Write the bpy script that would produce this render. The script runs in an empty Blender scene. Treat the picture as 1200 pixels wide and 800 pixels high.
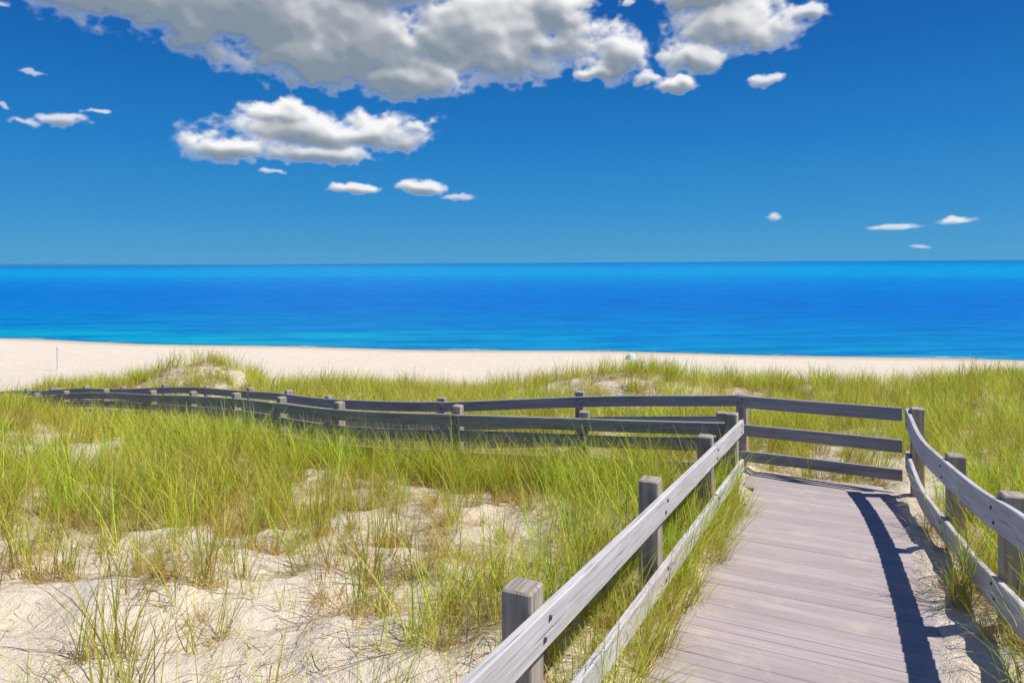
import bpy, math, random
import numpy as np
from mathutils import Vector
random.seed(7); np.random.seed(7)
H=8.0
sc=bpy.context.scene
sc.view_settings.view_transform='Standard'; sc.view_settings.look='None'; sc.view_settings.exposure=0

# ---------------------------------------------------------------- helpers
def link(o): sc.collection.objects.link(o); return o
def newmat(name):
    m=bpy.data.materials.new(name); m.use_nodes=True
    nt=m.node_tree; b=nt.nodes['Principled BSDF']; return m,nt,b
def N(nt,t,**k):
    n=nt.nodes.new(t)
    for a,v in k.items(): setattr(n,a,v)
    return n
def ramp(nt,fac,stops):
    r=N(nt,'ShaderNodeValToRGB'); e=r.color_ramp.elements
    e[0].position=stops[0][0]; e[0].color=(*stops[0][1],1)
    e[1].position=stops[-1][0]; e[1].color=(*stops[-1][1],1)
    for p,c in stops[1:-1]:
        x=e.new(p); x.color=(*c,1)
    nt.links.new(fac,r.inputs[0]); return r.outputs[0]
def noise(nt,vec,scale,detail=4,rough=.5):
    n=N(nt,'ShaderNodeTexNoise'); n.inputs['Scale'].default_value=scale
    n.inputs['Detail'].default_value=detail; n.inputs['Roughness'].default_value=rough
    if vec is not None: nt.links.new(vec,n.inputs['Vector'])
    return n.outputs[0]
def math_(nt,op,a,b=None,clamp=False):
    n=N(nt,'ShaderNodeMath',operation=op,use_clamp=clamp)
    for i,v in enumerate((a,b)):
        if v is None: continue
        if isinstance(v,(int,float)): n.inputs[i].default_value=v
        else: nt.links.new(v,n.inputs[i])
    return n.outputs[0]
def vmul(nt,vec,s):
    n=N(nt,'ShaderNodeVectorMath',operation='MULTIPLY'); nt.links.new(vec,n.inputs[0]); n.inputs[1].default_value=s
    return n.outputs[0]
def mixc(nt,f,a,b,mode='MIX'):
    n=N(nt,'ShaderNodeMix',data_type='RGBA',blend_type=mode)
    for s,v in ((n.inputs[0],f),(n.inputs[6],a),(n.inputs[7],b)):
        if isinstance(v,(int,float)): s.default_value=v
        elif isinstance(v,tuple): s.default_value=(*v,1)
        else: nt.links.new(v,s)
    return n.outputs[2]
def bump(nt,b,h,strength,dist):
    n=N(nt,'ShaderNodeBump'); n.inputs['Strength'].default_value=strength; n.inputs['Distance'].default_value=dist
    nt.links.new(h,n.inputs['Height']); nt.links.new(n.outputs[0],b.inputs['Normal'])
def sstep(a,b,x):
    t=np.clip((x-a)/(b-a),0,1); return t*t*(3-2*t)
def vnoise(x,y,seed=0):
    x=np.asarray(x,float); y=np.asarray(y,float)
    xi=np.floor(x); yi=np.floor(y); fx=x-xi; fy=y-yi
    fx=fx*fx*(3-2*fx); fy=fy*fy*(3-2*fy)
    def h(a,b):
        v=np.sin(a*127.1+b*311.7+seed*74.7)*43758.5453; return v-np.floor(v)
    return (h(xi,yi)*(1-fx)+h(xi+1,yi)*fx)*(1-fy)+(h(xi,yi+1)*(1-fx)+h(xi+1,yi+1)*fx)*fy
def fbm(x,y,seed=0,o=4,g=.5,bil=False):
    r=0;a=.5;t=0
    for i in range(o):
        c,s=math.cos(i*.7),math.sin(i*.7)
        v=vnoise((x*c-y*s)*2**i+i*17.3,(x*s+y*c)*2**i-i*9.1,seed+i)
        if bil: v=np.abs(2*v-1)
        r=r+a*v; t+=a; a*=g
    return r/t

# ---------------------------------------------------------------- layout (h = metres below eye)
LE=np.array([2.92,8.7]); D=np.array([.441,.897]); NR=np.array([.897,-.441])
def deck_h(s): return 2.90+.08*s
FAR=[(3.24,9.9,1.91),(1.7,10.3,2.03),(0,10.8,2.16),(-3.15,12,2.40),(-5.6,15,2.78),(-9.07,18,3.24),(-14.85,22,4.0),(-22,28,5.2)]
NEAR=[(2.80,8.72,2.04),(1.0,9.1,2.10),(-.62,9.6,2.14),(-2.78,10.6,2.25),(-5.17,12.8,2.53),(-7.98,15.5,2.94),(-12.2,18.6,3.50),(-20,25.2,5.0)]
def polyinterp(pl,n):
    a=np.array(pl,float); d=np.r_[0,np.cumsum(np.linalg.norm(np.diff(a[:,:2],axis=0),axis=1))]
    t=np.linspace(0,d[-1],n); return np.stack([np.interp(t,d,a[:,i]) for i in range(3)],1)
fa=polyinterp(FAR,120); na=polyinterp(NEAR,120)
cen=(fa+na)/2; cen[:,2]+=.95
def branch(X,Y):
    best=np.full(X.shape,1e9); hh=np.zeros(X.shape)
    for c in cen[::2]:
        d=np.hypot(X-c[0],Y-c[1]); m=d<best; best[m]=d[m]; hh[m]=c[2]
    return best,hh
def shoreY(X): return 62.4-.222*X+1.2*np.sin(X*.06)+.5*np.sin(X*.21)
def ground_h(X,Y,fine=True):
    X=np.asarray(X,float); Y=np.asarray(Y,float)
    h=np.interp(Y,[-12,0,4,8.7,12,16,20,24,29,36],[1.7,2.12,2.45,2.86,3.15,3.55,3.85,4.7,6.0,6.6])
    amp=sstep(9,15,Y)*(1-sstep(24,34,Y))
    h=h+(fbm(X*.22,Y*.22,3)-.5)*1.0*amp
    h=h+(fbm(X*.7,Y*.7,5)-.5)*.35*(1-sstep(22,30,Y))
    h=h+.35*sstep(11,15,Y)*sstep(-6,-9,X)*(1-sstep(20,24,Y))
    def mound(cx,cy,r,a): return a*np.exp(-(((X-cx)**2+(Y-cy)**2)/(r*r)))
    h=h-mound(-11.0,13.2,1.9,.75)-mound(-10.6,23.6,2.0,1.25)-mound(3.6,20.5,2.4,.95)-mound(8.5,21,2.5,.35)-mound(-3.4,5.2,1.6,.12)
    h=h-mound(13,14,5,.3)-mound(-17,27,3,.5)
    t=shoreY(X)-Y
    hb=np.interp(t,[-60,-8,0,4,12,30],[14,8.7,8.0,7.75,7.3,6.6])+(fbm(X*.15,Y*.15,9)-.5)*.25*sstep(3,9,t)
    f=sstep(29,36,Y); h=h*(1-f)+hb*f
    dx=X-LE[0]; dy=Y-LE[1]; s=dx*D[0]+dy*D[1]; w=dx*NR[0]+dy*NR[1]
    dh=deck_h(np.minimum(s,1.2))
    nz=(fbm(X*1.6,Y*1.6,11)-.5)
    inner=sstep(-.15,.3,w)*(1-sstep(1.5,1.9,w))
    hc=dh+.10*inner-(.045+.16*nz)*(1-inner)
    f=sstep(-1.3,-.25,w)*(1-sstep(2.2,3.2,w))*sstep(-30,-20,s)*(1-sstep(1.3,2.0,s))
    h=h*(1-f)+hc*f
    b,bh=branch(X,Y)
    f=(1-sstep(.75,1.15,b))
    f=f*(1-sstep(-.5,-.1,w)*(1-sstep(1.2,1.6,s)))
    h=h*(1-f)+(bh+.12)*f
    if fine:
        h=h+(fbm(X*5,Y*5,21,3)-.5)*.06*(1-sstep(12,20,Y))+(fbm(X*1.8,Y*1.8,23,3)-.5)*.22*(1-sstep(9,12,Y))*(1-sstep(-.6,-.1,w)*(1-sstep(2.0,2.6,w)))
    return h
def grass_density(X,Y):
    dx=X-LE[0]; dy=Y-LE[1]; s=dx*D[0]+dy*D[1]; w=dx*NR[0]+dy*NR[1]
    n=fbm(X*.55,Y*.55,31); n2=fbm(X*1.3,Y*1.3,37)
    d=sstep(5.9,8.1,Y+(n-.5)*4.5+.5*sstep(-3,0,X))*(.45+.55*sstep(.40,.56,n2+.18*sstep(7.2,8.6,Y)))
    strip=(1-sstep(.5,2.0,-w+(n-.5)*1.5))*sstep(3.3,4.8,Y)*(w<.05)*.95
    d=np.maximum(d,strip)
    d=d*(1-.5*sstep(.60,.68,n)*sstep(9,11,Y))
    e=np.hypot((X+7.9)/1.7,(Y-11.2)/.75); d=d*(1-.93*(1-sstep(.6,1.1,e)))
    e=np.hypot((X-1.8)/2.0,(Y-17.)/1.2); d=d*(1-.8*(1-sstep(.6,1.1,e)))
    b,_=branch(X,Y)
    d=np.where((b<2.1)&(b>=.74)&(X<2.2),np.maximum(d,.97),d)
    r=(w>1.95)
    dr=sstep(1.85,2.5,w+(n2-.5)*1.2)*.92+.08
    d=np.where(r&(Y<10.5),dr,d)
    d=np.where((w>.12)&(w<1.95)&(s<1.1)&(s>-30),0,d)
    d=np.where((b<.74)&((w<.1)|(s>.6)),0,d)
    d=d*(1-sstep(24.5,28.5,Y+(n-.5)*6))
    return d

# ---------------------------------------------------------------- terrain
def axis(segs):
    out=[]
    for a,b,st in segs: out+=list(np.arange(a,b,st))
    return np.array(out+[segs[-1][1]])
xs=axis([(-900,-200,40),(-200,-60,8),(-60,-22,1),(-22,-9,.25),(-9,9,.07),(9,22,.25),(22,60,1),(60,200,8),(200,900,40)])
ys=axis([(-40,-6,2),(-6,1,.5),(1,11,.07),(11,32,.22),(32,90,.5),(90,150,6)])
GX,GY=np.meshgrid(xs,ys); GZ=H-ground_h(GX,GY)
V=np.stack([GX,GY,GZ],-1).reshape(-1,3); nx=len(xs); ny=len(ys)
i=np.arange(ny-1)[:,None]*nx+np.arange(nx-1)[None]
F=np.stack([i,i+1,i+nx+1,i+nx],-1).reshape(-1,4)
def mesh_np(name,V,F,mats,smooth=True):
    me=bpy.data.meshes.new(name)
    me.vertices.add(len(V)); me.vertices.foreach_set('co',np.asarray(V,np.float32).ravel())
    me.loops.add(F.size); me.loops.foreach_set('vertex_index',F.astype(np.int32).ravel())
    me.polygons.add(len(F)); me.polygons.foreach_set('loop_start',np.arange(len(F),dtype=np.int32)*F.shape[1])
    me.polygons.foreach_set('use_smooth',np.full(len(F),smooth))
    me.update(calc_edges=True); me.validate()
    for m in mats: me.materials.append(m)
    return me
m_sand,nt,b=newmat('dune_sand')
tc=N(nt,'ShaderNodeNewGeometry').outputs['Position']
n1=noise(nt,tc,1.2,4,.6); n2=noise(nt,tc,90,2,.7); n3=noise(nt,tc,7,3,.6)
c=ramp(nt,n1,[(.3,(.78,.66,.50)),(.7,(.86,.76,.62))])
c=mixc(nt,math_(nt,'MULTIPLY',n2,.2),c,(.48,.38,.27))
at=N(nt,'ShaderNodeAttribute',attribute_name='litter').outputs['Fac']
lit=math_(nt,'MULTIPLY',at,ramp(nt,n3,[(.38,(.1,)*3),(.62,(.9,)*3)]),True)
c=mixc(nt,lit,c,(.34,.27,.09))
wet=N(nt,'ShaderNodeAttribute',attribute_name='wet').outputs['Fac']
c=mixc(nt,math_(nt,'MULTIPLY',wet,.45),c,(.30,.23,.16))
nt.links.new(c,b.inputs['Base Color']); b.inputs['Roughness'].default_value=.95
b.inputs['Specular IOR Level'].default_value=.1
hh=math_(nt,'ADD',math_(nt,'MULTIPLY',n3,1.0),math_(nt,'MULTIPLY',n2,.25)); bump(nt,b,hh,.9,.08)
me=mesh_np('dune_ground',V,F,[m_sand]); link(bpy.data.objects.new('dune_ground',me))
lt=np.clip(grass_density(GX,GY)*1.1-.2,0,1).ravel()
a=me.attributes.new('litter','FLOAT','POINT'); a.data.foreach_set('value',lt.astype(np.float32))
tsh=(shoreY(GX)-GY).ravel()
a=me.attributes.new('wet','FLOAT','POINT'); a.data.foreach_set('value',(1-sstep(1.0,5,tsh)).astype(np.float32))

# ---------------------------------------------------------------- sea
m_sea,nt,b=newmat('sea_water')
pos=N(nt,'ShaderNodeNewGeometry').outputs['Position']
sp=N(nt,'ShaderNodeSeparateXYZ'); nt.links.new(pos,sp.inputs[0])
t=math_(nt,'ADD',sp.outputs[1],math_(nt,'MULTIPLY',sp.outputs[0],.222))
f=math_(nt,'DIVIDE',t,math_(nt,'ADD',math_(nt,'ABSOLUTE',t),220))
big=noise(nt,vmul(nt,pos,(.0025,.014,0)),1,5,.65)
f2=math_(nt,'ADD',f,math_(nt,'MULTIPLY',math_(nt,'SUBTRACT',big,.5),.36))
c=ramp(nt,f2,[(.21,(.0,.40,.53)),(.265,(.0,.25,.55)),(.40,(.0,.18,.56)),(.54,(.0,.225,.59)),(.70,(.0,.36,.64)),(.82,(.0,.33,.61)),(.96,(.0,.20,.50))])
rip=noise(nt,vmul(nt,pos,(.07,.45,0)),1,6,.75)
c=mixc(nt,ramp(nt,rip,[(.44,(0,)*3),(.60,(.7,)*3)]),c,(.0,.105,.40))
nt.links.new(c,b.inputs['Base Color']); b.inputs['Roughness'].default_value=.5
b.inputs['Specular IOR Level'].default_value=.08
w2=noise(nt,vmul(nt,pos,(.7,2.2,0)),1,5,.7); bump(nt,b,w2,1.0,.25)
xs2=axis([(-40000,-4000,6000),(-4000,-400,600),(-400,400,40),(400,4000,600),(4000,40000,6000)])
ys2=axis([(38,300,20),(300,3000,300),(3000,45000,6000)])
gx,gy=np.meshgrid(xs2,ys2); V=np.stack([gx,gy,gx*0],-1).reshape(-1,3); nx2=len(xs2)
i=np.arange(len(ys2)-1)[:,None]*nx2+np.arange(nx2-1)[None]
link(bpy.data.objects.new('sea',mesh_np('sea',V,np.stack([i,i+1,i+nx2+1,i+nx2],-1).reshape(-1,4),[m_sea])))
m_foam,nt,b=newmat('wave_foam'); b.inputs['Roughness'].default_value=.8
pos=N(nt,'ShaderNodeNewGeometry').outputs['Position']
nt.links.new(ramp(nt,noise(nt,pos,1.5,3),[(.42,(.1,.38,.5)),(.62,(.7,.75,.78))]),b.inputs['Base Color'])
X=np.arange(-160,120,.8); V=[];F=[]
for x in X:
    y=float(shoreY(x))+.1; wd=.05+.5*float(fbm(x*.25,1.,41))**3*2
    V+=[(x,y-wd*.3,.05),(x,y+wd,.03)]
for k in range(len(X)-1): F.append((2*k,2*k+2,2*k+3,2*k+1))
link(bpy.data.objects.new('shore_foam',mesh_np('shore_foam',np.array(V),np.array(F),[m_foam])))
m_land,nt,b=newmat('hazed_distant_land'); b.inputs['Base Color'].default_value=(.02,.16,.34,1); b.inputs['Roughness'].default_value=1  # blue distance haze painted into the base colour
V=[];F=[]
xx=np.linspace(-16000,-3600,90)
for k,x in enumerate(xx):
    z=34*min(1,(xx[-1]-x)/2500)*(.6+.6*float(fbm(np.array(x*.001),np.array(0.),51)))
    V+=[(x,9000,-2),(x,9300,z),(x,10500,z*.8),(x,10800,-2)]
for k in range(len(xx)-1):
    for j in range(3): F.append((4*k+j,4*k+4+j,4*k+5+j,4*k+1+j))
link(bpy.data.objects.new('distant_headland',mesh_np('distant_headland',np.array(V),np.array(F),[m_land])))

# ---------------------------------------------------------------- wood
def woodmat(name,c0,c1,c2,gs=1.0,crk=.75):
    m,nt,b=newmat(name)
    uv=N(nt,'ShaderNodeUVMap').outputs[0]
    g=noise(nt,vmul(nt,uv,(1.2*gs,38,1)),1,5,.65); st=noise(nt,vmul(nt,uv,(.9,4,1)),1,4,.65)
    c=ramp(nt,g,[(.30,c0),(.5,c1),(.68,c2)])
    c=mixc(nt,math_(nt,'MULTIPLY',ramp(nt,st,[(.35,(1,)*3),(.6,(0,)*3)]),.45),c,tuple(x*.8*y for x,y in zip(c0,(1.05,.97,.88))))
    cr=noise(nt,vmul(nt,uv,(2.0,70,1)),1,2,.5)
    c=mixc(nt,ramp(nt,cr,[(.63,(0,)*3),(.71,(crk,)*3)]),c,(.08,.07,.065))
    nt.links.new(c,b.inputs['Base Color']); b.inputs['Roughness'].default_value=.8
    b.inputs['Specular IOR Level'].default_value=.25
    bump(nt,b,math_(nt,'SUBTRACT',g,math_(nt,'MULTIPLY',ramp(nt,cr,[(.6,(0,)*3),(.72,(1,)*3)]),.8)),.6,.007)
    return m
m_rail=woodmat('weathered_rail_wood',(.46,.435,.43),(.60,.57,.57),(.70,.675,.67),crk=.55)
m_fence_shaded=woodmat('weathered_fence_wood_shaded',(.24,.235,.235),(.36,.35,.35),(.48,.465,.46),crk=.6)  # darker copy of the rail wood, shade of the backlit fences painted in
m_post=woodmat('weathered_post_wood',(.25,.21,.17),(.42,.365,.30),(.58,.52,.44))
m_deck,nt,b=newmat('deck_board_wood')
uv=N(nt,'ShaderNodeUVMap').outputs[0]
g=noise(nt,vmul(nt,uv,(1.5,45,1)),1,4,.6); pos=N(nt,'ShaderNodeNewGeometry').outputs['Position']
c=ramp(nt,g,[(.3,(.37,.31,.30)),(.7,(.55,.475,.46))])
rn=N(nt,'ShaderNodeAttribute',attribute_name='rnd').outputs['Fac']
c=mixc(nt,math_(nt,'MULTIPLY',rn,.55),c,(.33,.28,.27))
dn=noise(nt,pos,2.6,5,.7); c=mixc(nt,ramp(nt,dn,[(.55,(0,)*3),(.75,(.55,)*3)]),c,(.62,.53,.41))
nt.links.new(c,b.inputs['Base Color']); b.inputs['Roughness'].default_value=.85; b.inputs['Specular IOR Level'].default_value=.2
bump(nt,b,g,.4,.004)
m_bolt,_,b=newmat('galvanised_bolt'); b.inputs['Base Color'].default_value=(.10,.09,.085,1); b.inputs['Metallic'].default_value=.6; b.inputs['Roughness'].default_value=.6

class MB:
    def __init__(s): s.v=[];s.f=[];s.uv=[];s.m=[];s.r=[]
    def sweep(s,pts,side_w,height,mat,ch=.006,zoff=0,off=0):
        P=np.array(pts,float); n=len(P); T=np.gradient(P[:,:2],axis=0); T/=np.linalg.norm(T,axis=1)[:,None]
        S=np.stack([T[:,1],-T[:,0]],1); a=side_w/2; hgt=height
        sec=[(-a+ch,0),(a-ch,0),(a,-ch),(a,-hgt+ch),(a-ch,-hgt),(-a+ch,-hgt),(-a,-hgt+ch),(-a,-ch)]
        per=[0]
        for k in range(8):
            q=sec[(k+1)%8]; p=sec[k]; per.append(per[-1]+math.hypot(q[0]-p[0],q[1]-p[1]))
        base=len(s.v); u0=random.uniform(0,50); v0=random.uniform(0,50); r=random.random()
        L=np.r_[0,np.cumsum(np.linalg.norm(np.diff(P,axis=0),axis=1))]
        for i in range(n):
            for (q,z) in sec:
                s.v.append((P[i,0]+S[i,0]*(q+off),P[i,1]+S[i,1]*(q+off),P[i,2]+z+zoff))
        for i in range(n-1):
            for k in range(8):
                k2=(k+1)%8
                s.f.append((base+i*8+k,base+(i+1)*8+k,base+(i+1)*8+k2,base+i*8+k2))
                s.uv.append([(u0+L[i],v0+per[k]),(u0+L[i+1],v0+per[k]),(u0+L[i+1],v0+per[k+1]),(u0+L[i],v0+per[k+1])]); s.m.append(mat); s.r.append(r)
        for i,rev in ((0,False),(n-1,True)):
            idx=[base+i*8+k for k in range(8)]; uvs=[(u0+sec[k][1]*.2,v0+sec[k][0]*2) for k in range(8)]
            if rev: idx=idx[::-1]; uvs=uvs[::-1]
            s.f.append(tuple(idx)); s.uv.append(uvs); s.m.append(mat); s.r.append(r)
    def post(s,x,y,ztop,zbot,w,ang,mat):
        c,sn=math.cos(ang),math.sin(ang); a=w/2; ch=.008; base=len(s.v); u0=random.uniform(0,50); v0=random.uniform(0,50)
        sec=[(-a+ch,-a),(a-ch,-a),(a,-a+ch),(a,a-ch),(a-ch,a),(-a+ch,a),(-a,a-ch),(-a,-a+ch)]
        zs=[zbot,(zbot+ztop)/2,ztop-ch*1.2,ztop]
        for j,z in enumerate(zs):
            k_=1 if j<3 else (a-ch*1.2)/a
            for q,r in sec: s.v.append((x+(q*c-r*sn)*k_,y+(q*sn+r*c)*k_,z))
        for j in range(3):
            for k in range(8):
                k2=(k+1)%8; s.f.append((base+j*8+k,base+j*8+k2,base+j*8+8+k2,base+j*8+8+k))
                va=v0+k*w/2;vb=va+w/2
                s.uv.append([(u0+zs[j],va),(u0+zs[j],vb),(u0+zs[j+1],vb),(u0+zs[j+1],va)]); s.m.append(mat); s.r.append(.5)
        s.f.append(tuple(base+24+k for k in range(8))); s.uv.append([(u0+q,v0+r) for q,r in sec]); s.m.append(mat); s.r.append(.5)
    def bolt(s,x,y,z,nx,ny,mat):
        base=len(s.v); r=.012; tx,ty=-ny,nx
        for dd in (0,.008):
            for k in range(8):
                a=k*math.pi/4; s.v.append((x+nx*dd+tx*r*math.cos(a),y+ny*dd+ty*r*math.cos(a),z+r*math.sin(a)))
        for k in range(8):
            k2=(k+1)%8; s.f.append((base+k,base+k2,base+8+k2,base+8+k)); s.uv.append([(0,0)]*4); s.m.append(mat); s.r.append(0)
        s.f.append(tuple(base+8+k for k in range(8))); s.uv.append([(0,0)]*8); s.m.append(mat); s.r.append(0)
    def make(s,name,mats):
        me=bpy.data.meshes.new(name); me.from_pydata(s.v,[],s.f)
        for m in mats: me.materials.append(m)
        me.polygons.foreach_set('material_index',s.m)
        uvl=me.uv_layers.new(name='UVMap'); uvl.data.foreach_set('uv',np.array([c for f in s.uv for c in f],np.float32).ravel())
        a=me.attributes.new('rnd','FLOAT','FACE'); a.data.foreach_set('value',np.array(s.r,np.float32))
        me.update()
        import bmesh
        bm=bmesh.new(); bm.from_mesh(me); bmesh.ops.recalc_face_normals(bm,faces=bm.faces); bm.to_mesh(me); bm.free()
        return link(bpy.data.objects.new(name,me))

def smooth_path(pts,step=.25):
    P=np.array(pts,float); P=np.vstack([2*P[0]-P[1],P,2*P[-1]-P[-2]]); out=[]
    for i in range(1,len(P)-2):
        L=np.linalg.norm(P[i+1]-P[i]); n=max(2,int(L/step))
        for k in range(n):
            t=k/n; out.append(.5*((2*P[i])+(-P[i-1]+P[i+1])*t+(2*P[i-1]-5*P[i]+4*P[i+1]-P[i+2])*t*t+(-P[i-1]+3*P[i]-3*P[i+1]+P[i+2])*t**3))
    out.append(P[-2]); out=np.array(out); out[:,2]=H-out[:,2]; return out
def cut(path,breaks,gap=.005):
    d=np.r_[0,np.cumsum(np.linalg.norm(np.diff(path[:,:2],axis=0),axis=1))]
    br=[0]+[b for b in breaks if 0<b<d[-1]]+[d[-1]]; res=[]
    for a,b in zip(br[:-1],br[1:]):
        t=np.r_[a+gap/2,d[(d>a+.05)&(d<b-.05)],b-gap/2]
        res.append(np.stack([np.interp(t,d,path[:,i]) for i in range(3)],1))
    return res,d
def railing(path,drops,heights,post_at,post_side,name,pw=.145,thick=.045,over=.09,joints=(),mat=None):
    mb=MB(); segs,d=cut(path,joints)
    for dr,hg in zip(drops,heights):
        for sg in segs:
            sg=sg.copy(); sg[:,2]-=dr+random.uniform(-.008,.008)
            sg[:,2]+=random.uniform(-.008,.012)*np.sin(np.linspace(0,math.pi,len(sg)))
            mb.sweep(sg,thick,hg,0)
    for t in post_at:
        x=np.interp(t,d,path[:,0]);y=np.interp(t,d,path[:,1]);z=np.interp(t,d,path[:,2])
        x2=np.interp(t+.1,d,path[:,0]);y2=np.interp(t+.1,d,path[:,1])
        if t+.1>d[-1]: x2,y2=x,y; x1=np.interp(t-.1,d,path[:,0]);y1=np.interp(t-.1,d,path[:,1])
        else: x1,y1=x,y
        tx,ty=x2-x1,y2-y1; l=math.hypot(tx,ty); tx/=l;ty/=l; sx,sy=ty,-tx
        o=post_side*(thick/2+pw/2+.002)
        px,py=x+sx*o,y+sy*o
        zb=H-float(ground_h(np.array([px]),np.array([py]))[0])-.5
        mb.post(px,py,z+over+random.uniform(-.02,.02),zb,pw,math.atan2(ty,tx)+random.uniform(-.03,.03),1)
        for dr,hg in zip(drops,heights):
            for q in (.3,.7):
                mb.bolt(x-sx*post_side*(thick/2)+tx*(.03 if q<.5 else -.03),y-sy*post_side*(thick/2)+ty*(.03 if q<.5 else -.03),z-dr-hg*q,-sx*post_side,-sy*post_side,2)
    return mb.make(name,[mat or m_rail,m_post,m_bolt])

def lp(Y): return (.46+(Y-3.7)*.492, Y, 1.585+(Y-3.7)*.087)
left=smooth_path([lp(y) for y in (-3,0,3,6,8.7)],.4)
k=math.sqrt(1+.492**2)
pl=[(y+3)*k for y in (-1,1.0,3.02,5.0,6.95,8.52)]
railing(left,[0,.50],[.17,.16],pl,-1,'wooden_railing',joints=[(1.02+3)*k,(6.95+3)*k])
right=smooth_path([(-.1,-3.5,.98),(1.2,-.4,1.20),(2.35,2.4,1.40),(3.08,4.05,1.56),(3.56,5.2,1.75),(4.1,6.5,1.90),(4.5,7.5,1.97),(4.78,8.15,1.94),(5.0,8.66,1.87)],.25)
dr=np.r_[0,np.cumsum(np.linalg.norm(np.diff(right[:,:2],axis=0),axis=1))]
def at_y(Y): return float(np.interp(Y,right[:,1],dr))
railing(right,[0,.54],[.22,.21],[at_y(v) for v in (-1.4,.7,2.7,4.8,6.5,8.55)],1,'wooden_railing',joints=[at_y(2.7)],over=.06)
back=smooth_path([(3.24,9.9,1.93),(4.1,9.33,1.90),(4.99,8.745,1.875)],.3)
railing(back,[0,.42,.80],[.17,.165,.15],[.06],-1,'wooden_railing',over=.0,mat=m_fence_shaded)
fp=smooth_path([(p[0],p[1],p[2]) for p in FAR],.3)
fp[:,2]+=.02*np.sin(fp[:,0]*1.3)
railing(fp,[0,.32,.62],[.16,.15,.14],[2.3,4.6,7.0,9.0,11.2,13.4,15.6,17.8,20,22.5,25],1,'wooden_railing',joints=[4.6,9.0,13.4,17.8,22.5],over=.06,pw=.13,mat=m_fence_shaded)
npth=smooth_path(NEAR,.3)
npth[:,2]+=.02*np.sin(npth[:,0]*1.1+1)
railing(npth,[0,.22,.52],[.16,.15,.15],[.12,1.9,3.75,5.9,7.6,9.4,11.6,13.7,16,18.5,21,24],1,'wooden_railing',joints=[3.75,7.6,11.6,16,21],over=.10,pw=.13,mat=m_fence_shaded)

# deck boards
mb=MB(); bw=.125; pitch=.141
s=-14.0
while s<1.15:
    x0,x1=.13,1.80
    if s>.2: x0=-.3
    if s>.9: x1=1.80-(s-.9)
    z=H-deck_h(s)+random.uniform(-.003,.003)
    a=LE+D*s+NR*(x0+random.uniform(-.01,.01)); b_=LE+D*s+NR*(x1+random.uniform(-.012,.012))
    n=6; pts=[(a[0]+(b_[0]-a[0])*i/n,a[1]+(b_[1]-a[1])*i/n,z) for i in range(n+1)]
    mb.sweep(pts,bw,.035,0,ch=.006)
    s+=pitch
mb.make('boardwalk',[m_deck])
mb=MB(); dd=np.r_[0,np.cumsum(np.linalg.norm(np.diff(cen[:,:2],axis=0),axis=1))]
t=.35
while t<dd[-1]-.3:
    g=[np.interp(t,dd,cen[:,i]) for i in range(3)]; fq=[np.interp(t,dd,fa[:,i]) for i in range(2)]; nq=[np.interp(t,dd,na[:,i]) for i in range(2)]
    a=np.array(fq);b_=np.array(nq); v=(b_-a); a=a+v*.04; b_=b_-v*.04; z=H-g[2]
    mb.sweep([(a[0],a[1],z),((a[0]+b_[0])/2,(a[1]+b_[1])/2,z),(b_[0],b_[1],z)],.132,.035,0,ch=.004); t+=.148
mb.make('boardwalk',[m_deck])

# ---------------------------------------------------------------- grass
m_gr,nt,b=newmat('beach_grass_blade')
ca=N(nt,'ShaderNodeAttribute',attribute_name='Col').outputs['Color']
oi=N(nt,'ShaderNodeObjectInfo').outputs['Random']
loc=N(nt,'ShaderNodeObjectInfo').outputs['Location']
pn=noise(nt,loc,.45,2,.6)
hs=N(nt,'ShaderNodeHueSaturation'); nt.links.new(ca,hs.inputs['Color'])
nt.links.new(math_(nt,'ADD',math_(nt,'MULTIPLY',oi,.05),.476),hs.inputs['Hue'])
nt.links.new(math_(nt,'ADD',math_(nt,'MULTIPLY',oi,.6),.9),hs.inputs['Value'])
c=mixc(nt,ramp(nt,pn,[(.48,(0,)*3),(.70,(.5,)*3)]),hs.outputs[0],(.60,.42,.09))
nt.links.new(c,b.inputs['Base Color']); b.inputs['Roughness'].default_value=.55; b.inputs['Specular IOR Level'].default_value=.3
tr=N(nt,'ShaderNodeBsdfTranslucent'); nt.links.new(c,tr.inputs[0])
mx=N(nt,'ShaderNodeMixShader'); mx.inputs[0].default_value=.4
nt.links.new(b.outputs[0],mx.inputs[1]); nt.links.new(tr.outputs[0],mx.inputs[2]); nt.links.new(mx.outputs[0],nt.nodes['Material Output'].inputs[0])
col=bpy.data.collections.new('beach_grass_tufts')
GREENS=[(.42,.50,.02),(.50,.55,.03),(.24,.38,.02),(.60,.58,.05)]
STRAW=[(.68,.49,.19),(.74,.59,.31),(.42,.27,.10),(.56,.38,.14)]
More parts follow.
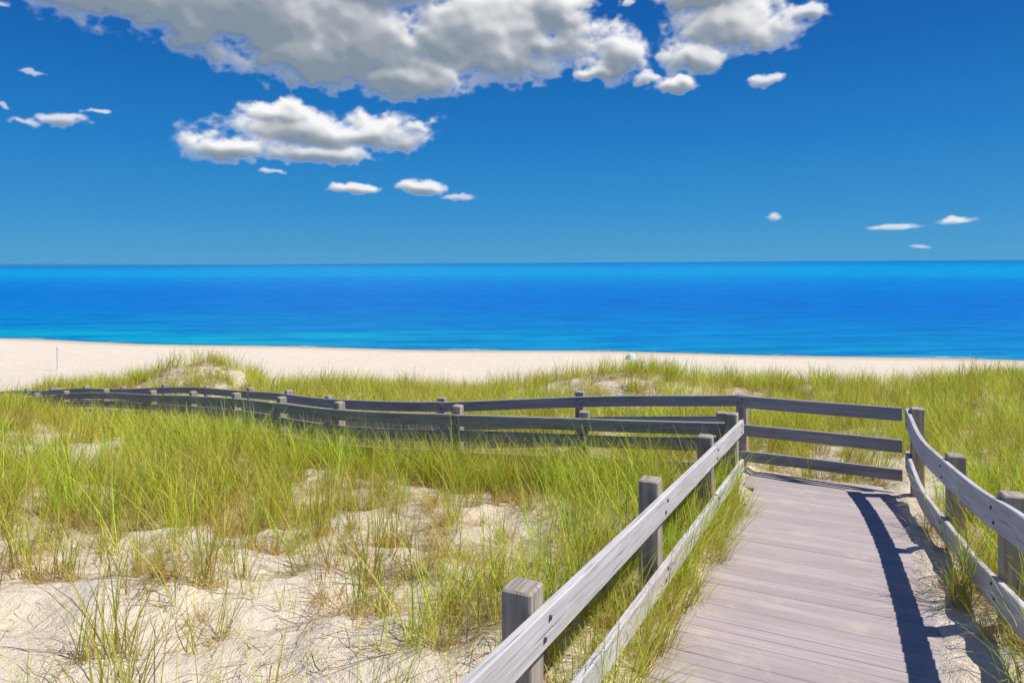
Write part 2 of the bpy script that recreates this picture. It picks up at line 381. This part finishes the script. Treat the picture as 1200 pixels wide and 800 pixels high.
def tuft(name,specs,seed,segs=5):
    rg=np.random.RandomState(seed); V=[];F=[];C=[]
    for (cnt,l0,l1,lean0,lean1,curl,wd,rad,pal,tip) in specs:
        for _ in range(cnt):
            L=rg.uniform(l0,l1); az=rg.uniform(0,2*math.pi); r=rad*math.sqrt(rg.rand()); ba=rg.uniform(0,2*math.pi)
            x,y,z=r*math.cos(ba),r*math.sin(ba),-.02
            th=math.radians(rg.uniform(lean0,lean1)); cv=math.radians(curl)*rg.uniform(.2,1.5); seg=segs; w=wd*rg.uniform(.7,1.2)
            tw=az+math.pi/2+rg.uniform(-.7,.7); base=len(V); c0=np.array(pal[rg.randint(len(pal))])*rg.uniform(.7,1.2); c1=np.array(tip if tip is not None else c0)
            if rg.rand()<.5: c1=c0
            for k in range(seg+1):
                f=k/seg; ww=w*(1-f**1.6)*.5+.0006
                V.append((x-math.cos(tw)*ww,y-math.sin(tw)*ww,z)); V.append((x+math.cos(tw)*ww,y+math.sin(tw)*ww,z))
                bc=np.array((.46,.33,.12)); q=min(1,f*3+.05); cc=bc*(1-q)+c0*q; q=min(1,max(0,f-.5)*1.5); cc=cc*(1-q)+c1*q
                C+= [(*cc,1)]*2
                th_=th+cv*f*f
                x+=math.sin(th_)*math.cos(az)*L/seg; y+=math.sin(th_)*math.sin(az)*L/seg; z=max(z+math.cos(th_)*L/seg,.012*rg.rand())
            for k in range(seg): F.append((base+2*k,base+2*k+1,base+2*k+3,base+2*k+2))
    me=mesh_np(name,np.array(V),np.array(F),[m_gr],smooth=True)
    a=me.color_attributes.new('Col','FLOAT_COLOR','POINT'); a.data.foreach_set('color',np.array(C,np.float32).ravel())
    col.objects.link(bpy.data.objects.new(name,me))
YT=(.72,.58,.18)
for i in range(4):
    tuft('tuft_0%d'%i,[(36,.40,.95,2,34,65,.0072,.15,GREENS,YT),(16,.25,.65,15,65,80,.0055,.17,STRAW,None)],i)
for i in range(3):
    tuft('tuft_0%d'%(4+i),[(18,.45,1.0,2,30,60,.007,.08,GREENS,YT),(40,.12,.40,25,88,70,.005,.11,STRAW,None)],10+i)
for i in range(2):
    tuft('tuft_0%d'%(7+i),[(90,.12,.38,20,90,70,.005,.14,STRAW+[(.26,.15,.07),(.30,.19,.08)],None),(4,.3,.6,5,30,40,.006,.06,GREENS,YT)],20+i)
for i in range(2):
    tuft('tuft_%02d'%(9+i),[(22,.10,.45,86,92,8,.005,.38,STRAW+[(.2,.14,.08)],None)],30+i)
for i in range(3):
    tuft('tuft_%02d'%(11+i),[(34,.35,.85,3,38,50,.012,.25,GREENS,YT),(14,.25,.55,20,60,70,.011,.25,STRAW,None)],40+i,3)
for i in range(2):
    tuft('tuft_%02d'%(14+i),[(8,.35,.9,3,34,70,.0065,.07,GREENS,YT),(10,.1,.3,30,88,50,.005,.08,STRAW,None)],50+i)

P=[];I=[];R=[];S=[]
def scatter(x0,x1,y0,y1,rate,prob,pick,scl=(.8,1.15)):
    n=int((x1-x0)*(y1-y0)*rate); X=np.random.uniform(x0,x1,n); Y=np.random.uniform(y0,y1,n)
    m=np.abs(X)<Y*.95+4; X=X[m];Y=Y[m]
    d=grass_density(X,Y); k=np.random.rand(len(X))<prob(d); X=X[k];Y=Y[k];d=d[k]
    hgt=ground_h(X,Y); sv=.82+.36*fbm(X*.8,Y*.8,77)*1.1
    for x,y,h,q,v in zip(X,Y,hgt,d,sv):
        P.append((x,y,H-h-.01)); I.append(pick(q)); R.append((random.gauss(0,.10),random.gauss(.07,.10),random.gauss(0,.9))); S.append(random.uniform(*scl)*v)
def pick_near(q):
    r=random.random()
    if q>.6: return random.choice([0,1,2,3]) if r<.68 else (random.choice([4,5,6]) if r<.88 else random.choice([7,8]))
    return random.choice([4,5,6,0]) if r<.5 else random.choice([7,8,14,15])
scatter(-13,14,2.0,12,15,lambda d:np.clip(d,0,1)**1.4,pick_near,scl=(.65,1.1))
scatter(-34,34,12,30,9,lambda d:np.clip(d,0,1)**1.1,lambda q:random.choice([11,12,13]) if random.random()<.86 else random.choice([7,8]),scl=(.6,1.1))
def clump(x0,x1,y0,y1,rate,choices,th,seed,scl=(.7,1.15)):
    n=int((x1-x0)*(y1-y0)*rate); X=np.random.uniform(x0,x1,n); Y=np.random.uniform(y0,y1,n)
    dx=X-LE[0]; dy=Y-LE[1]; w=dx*NR[0]+dy*NR[1]
    m=((w<-.1)|(w>1.98))&(fbm(X*1.1,Y*1.1,seed)>th); X=X[m];Y=Y[m]; hh=ground_h(X,Y)
    for x,y,h in zip(X,Y,hh):
        P.append((x,y,H-h-.01)); I.append(random.choice(choices)); R.append((random.gauss(0,.1),random.gauss(.06,.1),random.uniform(0,6.28))); S.append(random.uniform(*scl))
clump(-8,6,1.8,8,7,[4,5,6,14,15,7],.53,61)
clump(-8,6,1.8,8,2.4,[14,15,4,5,8],.0,62)
clump(-8,6,1.8,8,6.0,[9,10],.32,63)
clump(-8,6,1.8,8,8.0,[7,8],.55,64,scl=(.6,1.1))
clump(2,7,1.8,8,6.0,[7,8,4,9],.3,65,scl=(.6,1.1))
for k in range(700):
    t=random.uniform(.02,.98)**1.3; i_=t*119; i0=int(i_); q=na[i0]; q2=na[min(i0+1,119)]; tx,ty=q2[0]-q[0],q2[1]-q[1]; l=math.hypot(tx,ty)+1e-6
    if q[0]>1.9: continue
    o=random.uniform(.08,.8); x=q[0]+ty/l*o; y=q[1]-tx/l*o
    c_=cen[i0]
    if math.hypot(x-c_[0],y-c_[1])<math.hypot(q[0]-c_[0],q[1]-c_[1]): x=2*q[0]-x; y=2*q[1]-y
    h=float(ground_h(np.array([x]),np.array([y]))[0])
    if h<q[2]+.45: continue
    room=h-q[2]-.12      # keep the tips just about at the top rail
    P.append((x,y,H-h-.01)); I.append(random.choice([0,1,2,3])); R.append((random.gauss(0,.1),random.gauss(.07,.1),random.gauss(0,.9))); S.append(min(1.15,room/.8)*random.uniform(.85,1.1))
for k in range(120):
    s_=random.uniform(-7.5,-1.0); w=random.uniform(-.25,.17); p=LE+D*s_+NR*w
    h=float(ground_h(np.array([p[0]]),np.array([p[1]]))[0])
    P.append((p[0],p[1],H-h-.02)); I.append(random.choice([0,1,4,5,6,14,15,7])); R.append((random.gauss(0,.12),random.gauss(.18,.1),random.uniform(-.5,.5))); S.append(random.uniform(.5,.85))
me=bpy.data.meshes.new('dune_grass'); me.from_pydata(P,[],[])
a=me.attributes.new('idx','INT','POINT'); a.data.foreach_set('value',np.array(I,np.int32))
a=me.attributes.new('rot','FLOAT_VECTOR','POINT'); a.data.foreach_set('vector',np.array(R,np.float32).ravel())
a=me.attributes.new('scl','FLOAT','POINT'); a.data.foreach_set('value',np.array(S,np.float32))
go=link(bpy.data.objects.new('dune_grass',me))
ng=bpy.data.node_groups.new('grass_scatter','GeometryNodeTree')
ng.interface.new_socket(name='Geometry',in_out='INPUT',socket_type='NodeSocketGeometry')
ng.interface.new_socket(name='Geometry',in_out='OUTPUT',socket_type='NodeSocketGeometry')
gi=ng.nodes.new('NodeGroupInput'); gout=ng.nodes.new('NodeGroupOutput')
iop=ng.nodes.new('GeometryNodeInstanceOnPoints'); ci=ng.nodes.new('GeometryNodeCollectionInfo')
ci.inputs['Collection'].default_value=col; ci.inputs['Separate Children'].default_value=True; ci.inputs['Reset Children'].default_value=True
def na_(name,t):
    n=ng.nodes.new('GeometryNodeInputNamedAttribute'); n.data_type=t; n.inputs['Name'].default_value=name
    return [o for o in n.outputs if o.enabled and o.name=='Attribute'][0]
iop.inputs['Pick Instance'].default_value=True
ng.links.new(gi.outputs[0],iop.inputs['Points']); ng.links.new(ci.outputs[0],iop.inputs['Instance'])
ng.links.new(na_('idx','INT'),iop.inputs['Instance Index']); ng.links.new(na_('rot','FLOAT_VECTOR'),iop.inputs['Rotation']); ng.links.new(na_('scl','FLOAT'),iop.inputs['Scale'])
ng.links.new(iop.outputs[0],gout.inputs[0])
md=go.modifiers.new('scatter','NODES'); md.node_group=ng

# ---------------------------------------------------------------- small beach things
def plain(name,c,r=.6):
    m,nt,b=newmat(name); n=noise(nt,N(nt,'ShaderNodeNewGeometry').outputs['Position'],6,3)
    nt.links.new(ramp(nt,n,[(.3,tuple(x*.8 for x in c)),(.7,c)]),b.inputs['Base Color']); b.inputs['Roughness'].default_value=r; return m
m_w=plain('white_paint',(.8,.8,.78)); m_pole=plain('pole_grey',(.45,.43,.40))
def gz(x,y): return H-float(ground_h(np.array([float(x)]),np.array([float(y)]))[0])
mb=MB(); mb.post(-30,45,gz(-30,45)+1.55,gz(-30,45)-.3,.10,.3,0); mb.make('beach_marker_post',[m_w])
def umbrella(x,y):
    z=gz(x,y)-.30; mb=MB(); mb.post(x,y,z+2.05,z-.3,.04,0,0)
    base=len(mb.v); mb.v.append((x,y,z+2.12)); n=16
    for j,(r,dz) in enumerate(((.22,1.97),(.38,1.74))):
        for k in range(n):
            a=2*math.pi*k/n; rr=r*(1 if k%2 else .95); mb.v.append((x+rr*math.cos(a),y+rr*math.sin(a),z+dz))
    for k in range(n):
        k2=(k+1)%n; mb.f.append((base,base+1+k,base+1+k2)); mb.uv.append([(0,0)]*3); mb.m.append(1); mb.r.append(0)
        mb.f.append((base+1+k,base+1+n+k,base+1+n+k2,base+1+k2)); mb.uv.append([(0,0)]*4); mb.m.append(1); mb.r.append(0)
    mb.make('beach_umbrella',[m_pole,m_w])
umbrella(6.6,38)

# ---------------------------------------------------------------- clouds (far glowing sheets of cumulus, 30 km out, light and shade painted in)
def pix(px,py,rx,ry,fa_=0.):
    a=math.atan((px-600)/800); py=py+(px-600)*.0058; e=math.atan((308-py)/800*math.cos(a))
    k=math.cos(a)**2
    return (math.degrees(a),math.degrees(e),math.degrees(rx/800)*k,math.degrees(ry/800)*math.cos(a),fa_)
CL=[pix(*q) for q in [
 (300,15,230,66),(420,60,150,52),(560,40,120,62),(470,92,80,28),(130,-8,110,30),(620,40,66,56),(640,10,50,50),(330,-30,330,50),
 (722,66,42,36),(705,88,28,12),(855,28,90,44),(815,68,42,22),(790,97,30,12),(897,95,18,9,.12),(940,15,30,16,.1),(760,88,20,9,.1),(742,4,12,6,.2),(830,-5,60,25),
 (350,155,118,27),(440,155,72,27),(275,172,78,20),(370,183,95,14,.05),(330,135,60,16),(320,202,20,6,.15),(490,150,26,12,.1),
 (412,221,33,8,.05),(495,220,28,11,.05),(537,230,26,5,.3),
 (80,139,44,10,.2),(28,142,28,7,.3),(5,126,14,6,.35),(112,132,16,6,.25),(34,80,38,4.5,.38),(8,8,16,6,.35),
 (907,254,12,7,.25),(1045,266,46,5,.25),(1123,259,30,7,.15),(1080,289,24,3.5,.42)]]
A1=np.arange(-43,43,.05); E1=np.arange(.4,27,.05)
AA,EE=np.meshgrid(A1,E1)
sc_=np.clip(EE/11,.22,1)
wa=(fbm(AA/1.8,EE/1.3,71,6,.58)-.5)*2.8*sc_; we=(fbm(AA/1.8,EE/1.3,83,6,.58)-.5)*1.7*sc_
mn=np.full(AA.shape,3.0); el_in=np.zeros(AA.shape); faint=np.zeros(AA.shape)
for a,e,rx,ry,f_ in CL:
    yy=(EE+we-e)/ry; yy=np.where(yy<0,yy*1.2,yy)
    v=np.sqrt(((AA+wa-a)/rx)**2+yy**2)+f_*.7; m=v<mn; mn[m]=v[m]; el_in[m]=np.clip(yy[m],-1,1); faint[m]=f_
fz=fbm(AA/2.8,EE/1.9,91,7,.52); bl=1-fbm(AA/1.9,EE/1.4,97,5,.45,True); fn=fbm(AA/.7,EE/.42,151,4,.6)
T=(1.0-mn)*1.2+(fz-.5)*1.15+(bl-.62)*.55+(fn-.5)*.45
T=np.where(mn>1.6,-1,T)
def blur(a,n,it=3):
    for _ in range(it):
        for ax in (0,1):
            s=np.zeros_like(a)
            for k in range(-n,n+1): s+=np.roll(a,k,ax)
            a=s/(2*n+1)
    return a
Tc=np.clip(T,-.2,1.4); Tb=blur(Tc,2,2); Tb2=blur(Tc,6,2)
occ=np.zeros_like(T); wsum=0
for kx,ky,wt in [(1,3,1),(3,7,1),(5,12,1),(7,17,.9),(9,23,.8),(11,30,.7),(13,38,.5)]:
    sh=np.zeros_like(T); sh[:-ky,:-kx]=Tb[ky:,kx:]; occ+=wt*np.clip(sh,0,1.1); wsum+=wt
occ/=wsum
g1y,g1x=np.gradient(Tb); g2y,g2x=np.gradient(Tb2)
rel=np.clip(-(g1y*.85+g1x*.5)*.8,-.05,.06)+np.clip(-(g2y*.85+g2x*.5)*5.0,-.14,.14)
big=(1-sstep(-14,-1,AA))*sstep(12,14.5,EE)
br=.47-.03*big+(.60)*np.exp(-occ*(1.6+1.7*big))+rel+(fbm(AA/4,EE/2.4,131,3)-.5)*.25
br=br-.22*sstep(-.1,.8,-el_in)*(1-.4*big)*(1-faint*2)
br=blur(br,2,2)
thin=sstep(.0,.45,T)
br=br*(thin)+(.84)*(1-thin)
alpha=sstep(-.10,.60,blur(T,1,1))*(1-faint*1.3)
br=np.clip(br,.36,1.0)
keep=alpha>.004
q=keep[:-1,:-1]|keep[1:,:-1]|keep[:-1,1:]|keep[1:,1:]
ids=np.arange(AA.size).reshape(AA.shape)
F=np.stack([ids[:-1,:-1][q],ids[:-1,1:][q],ids[1:,1:][q],ids[1:,:-1][q]],-1)
used,inv=np.unique(F,return_inverse=True); F=inv.reshape(-1,4)
Rr=30000; ar=np.radians(AA.ravel()[used]); er=np.radians(EE.ravel()[used])
V=np.stack([Rr*np.cos(er)*np.sin(ar),Rr*np.cos(er)*np.cos(ar),Rr*np.sin(er)],-1)
m_cl,nt,b=newmat('cumulus_cloud'); nt.nodes.remove(b)
al=N(nt,'ShaderNodeAttribute',attribute_name='cover').outputs['Fac']; bb=N(nt,'ShaderNodeAttribute',attribute_name='thick').outputs['Fac']
em=N(nt,'ShaderNodeEmission'); nt.links.new(ramp(nt,bb,[(.36,(.23,.29,.36)),(.55,(.36,.40,.45)),(.75,(.66,.68,.71)),(.95,(.95,.95,.95))]),em.inputs[0])
tp=N(nt,'ShaderNodeBsdfTransparent'); mx=N(nt,'ShaderNodeMixShader'); nt.links.new(al,mx.inputs[0]); nt.links.new(tp.outputs[0],mx.inputs[1]); nt.links.new(em.outputs[0],mx.inputs[2])
nt.links.new(mx.outputs[0],nt.nodes['Material Output'].inputs[0])
try: m_cl.cycles.emission_sampling='NONE'
except Exception as ex: print(ex)
me=mesh_np('clouds',V,F,[m_cl])
a=me.attributes.new('cover','FLOAT','POINT'); a.data.foreach_set('value',alpha.ravel()[used].astype(np.float32))
a=me.attributes.new('thick','FLOAT','POINT'); a.data.foreach_set('value',br.ravel()[used].astype(np.float32))  # brightness: sunlit tops and shaded undersides baked into the cloud glow
link(bpy.data.objects.new('clouds',me)); print('cloud faces',len(F))

# ---------------------------------------------------------------- sun + sky
EL=math.radians(56); AZ=math.radians(97)
sd=Vector((math.sin(AZ)*math.cos(EL),math.cos(AZ)*math.cos(EL),math.sin(EL)))
sl=bpy.data.lights.new('sun','SUN'); sl.energy=5.0; sl.angle=math.radians(.5); sl.color=(1,.96,.89)
so=link(bpy.data.objects.new('sun',sl)); so.rotation_euler=sd.to_track_quat('Z','Y').to_euler(); so.location=(30,-5,40)
W=bpy.data.worlds.new('World'); sc.world=W; W.use_nodes=True; nt=W.node_tree
bg=nt.nodes['Background']; bg.inputs[1].default_value=.10
sky=N(nt,'ShaderNodeTexSky'); sky.sky_type='NISHITA'; sky.sun_disc=False; sky.sun_elevation=EL; sky.sun_rotation=AZ
sky.altitude=300; sky.air_density=1.0; sky.dust_density=.1; sky.ozone_density=1.5
g=N(nt,'ShaderNodeTexCoord').outputs['Generated']; sp=N(nt,'ShaderNodeSeparateXYZ'); nt.links.new(g,sp.inputs[0])
gr=ramp(nt,sp.outputs[2],[(0,(.050,.33,.63)),(.07,(.022,.27,.62)),(.17,(.006,.195,.56)),(.28,(.002,.13,.46)),(.38,(.001,.09,.38)),(1,(.002,.05,.26))])
grs=N(nt,'ShaderNodeVectorMath',operation='SCALE'); nt.links.new(gr,grs.inputs[0]); grs.inputs['Scale'].default_value=10
nt.links.new(mixc(nt,.95,sky.outputs[0],grs.outputs[0]),bg.inputs[0])

# ---------------------------------------------------------------- camera
cam=bpy.data.cameras.new('camera'); co=link(bpy.data.objects.new('camera',cam)); sc.camera=co
cam.sensor_width=36; cam.lens=24; cam.clip_end=80000; cam.clip_start=.05
co.location=(0,0,H); co.rotation_euler=(math.radians(90),0,0)
co.rotation_euler.rotate_axis('Z',math.radians(.33)*-1)
cam.shift_y=-(400-308)/1200
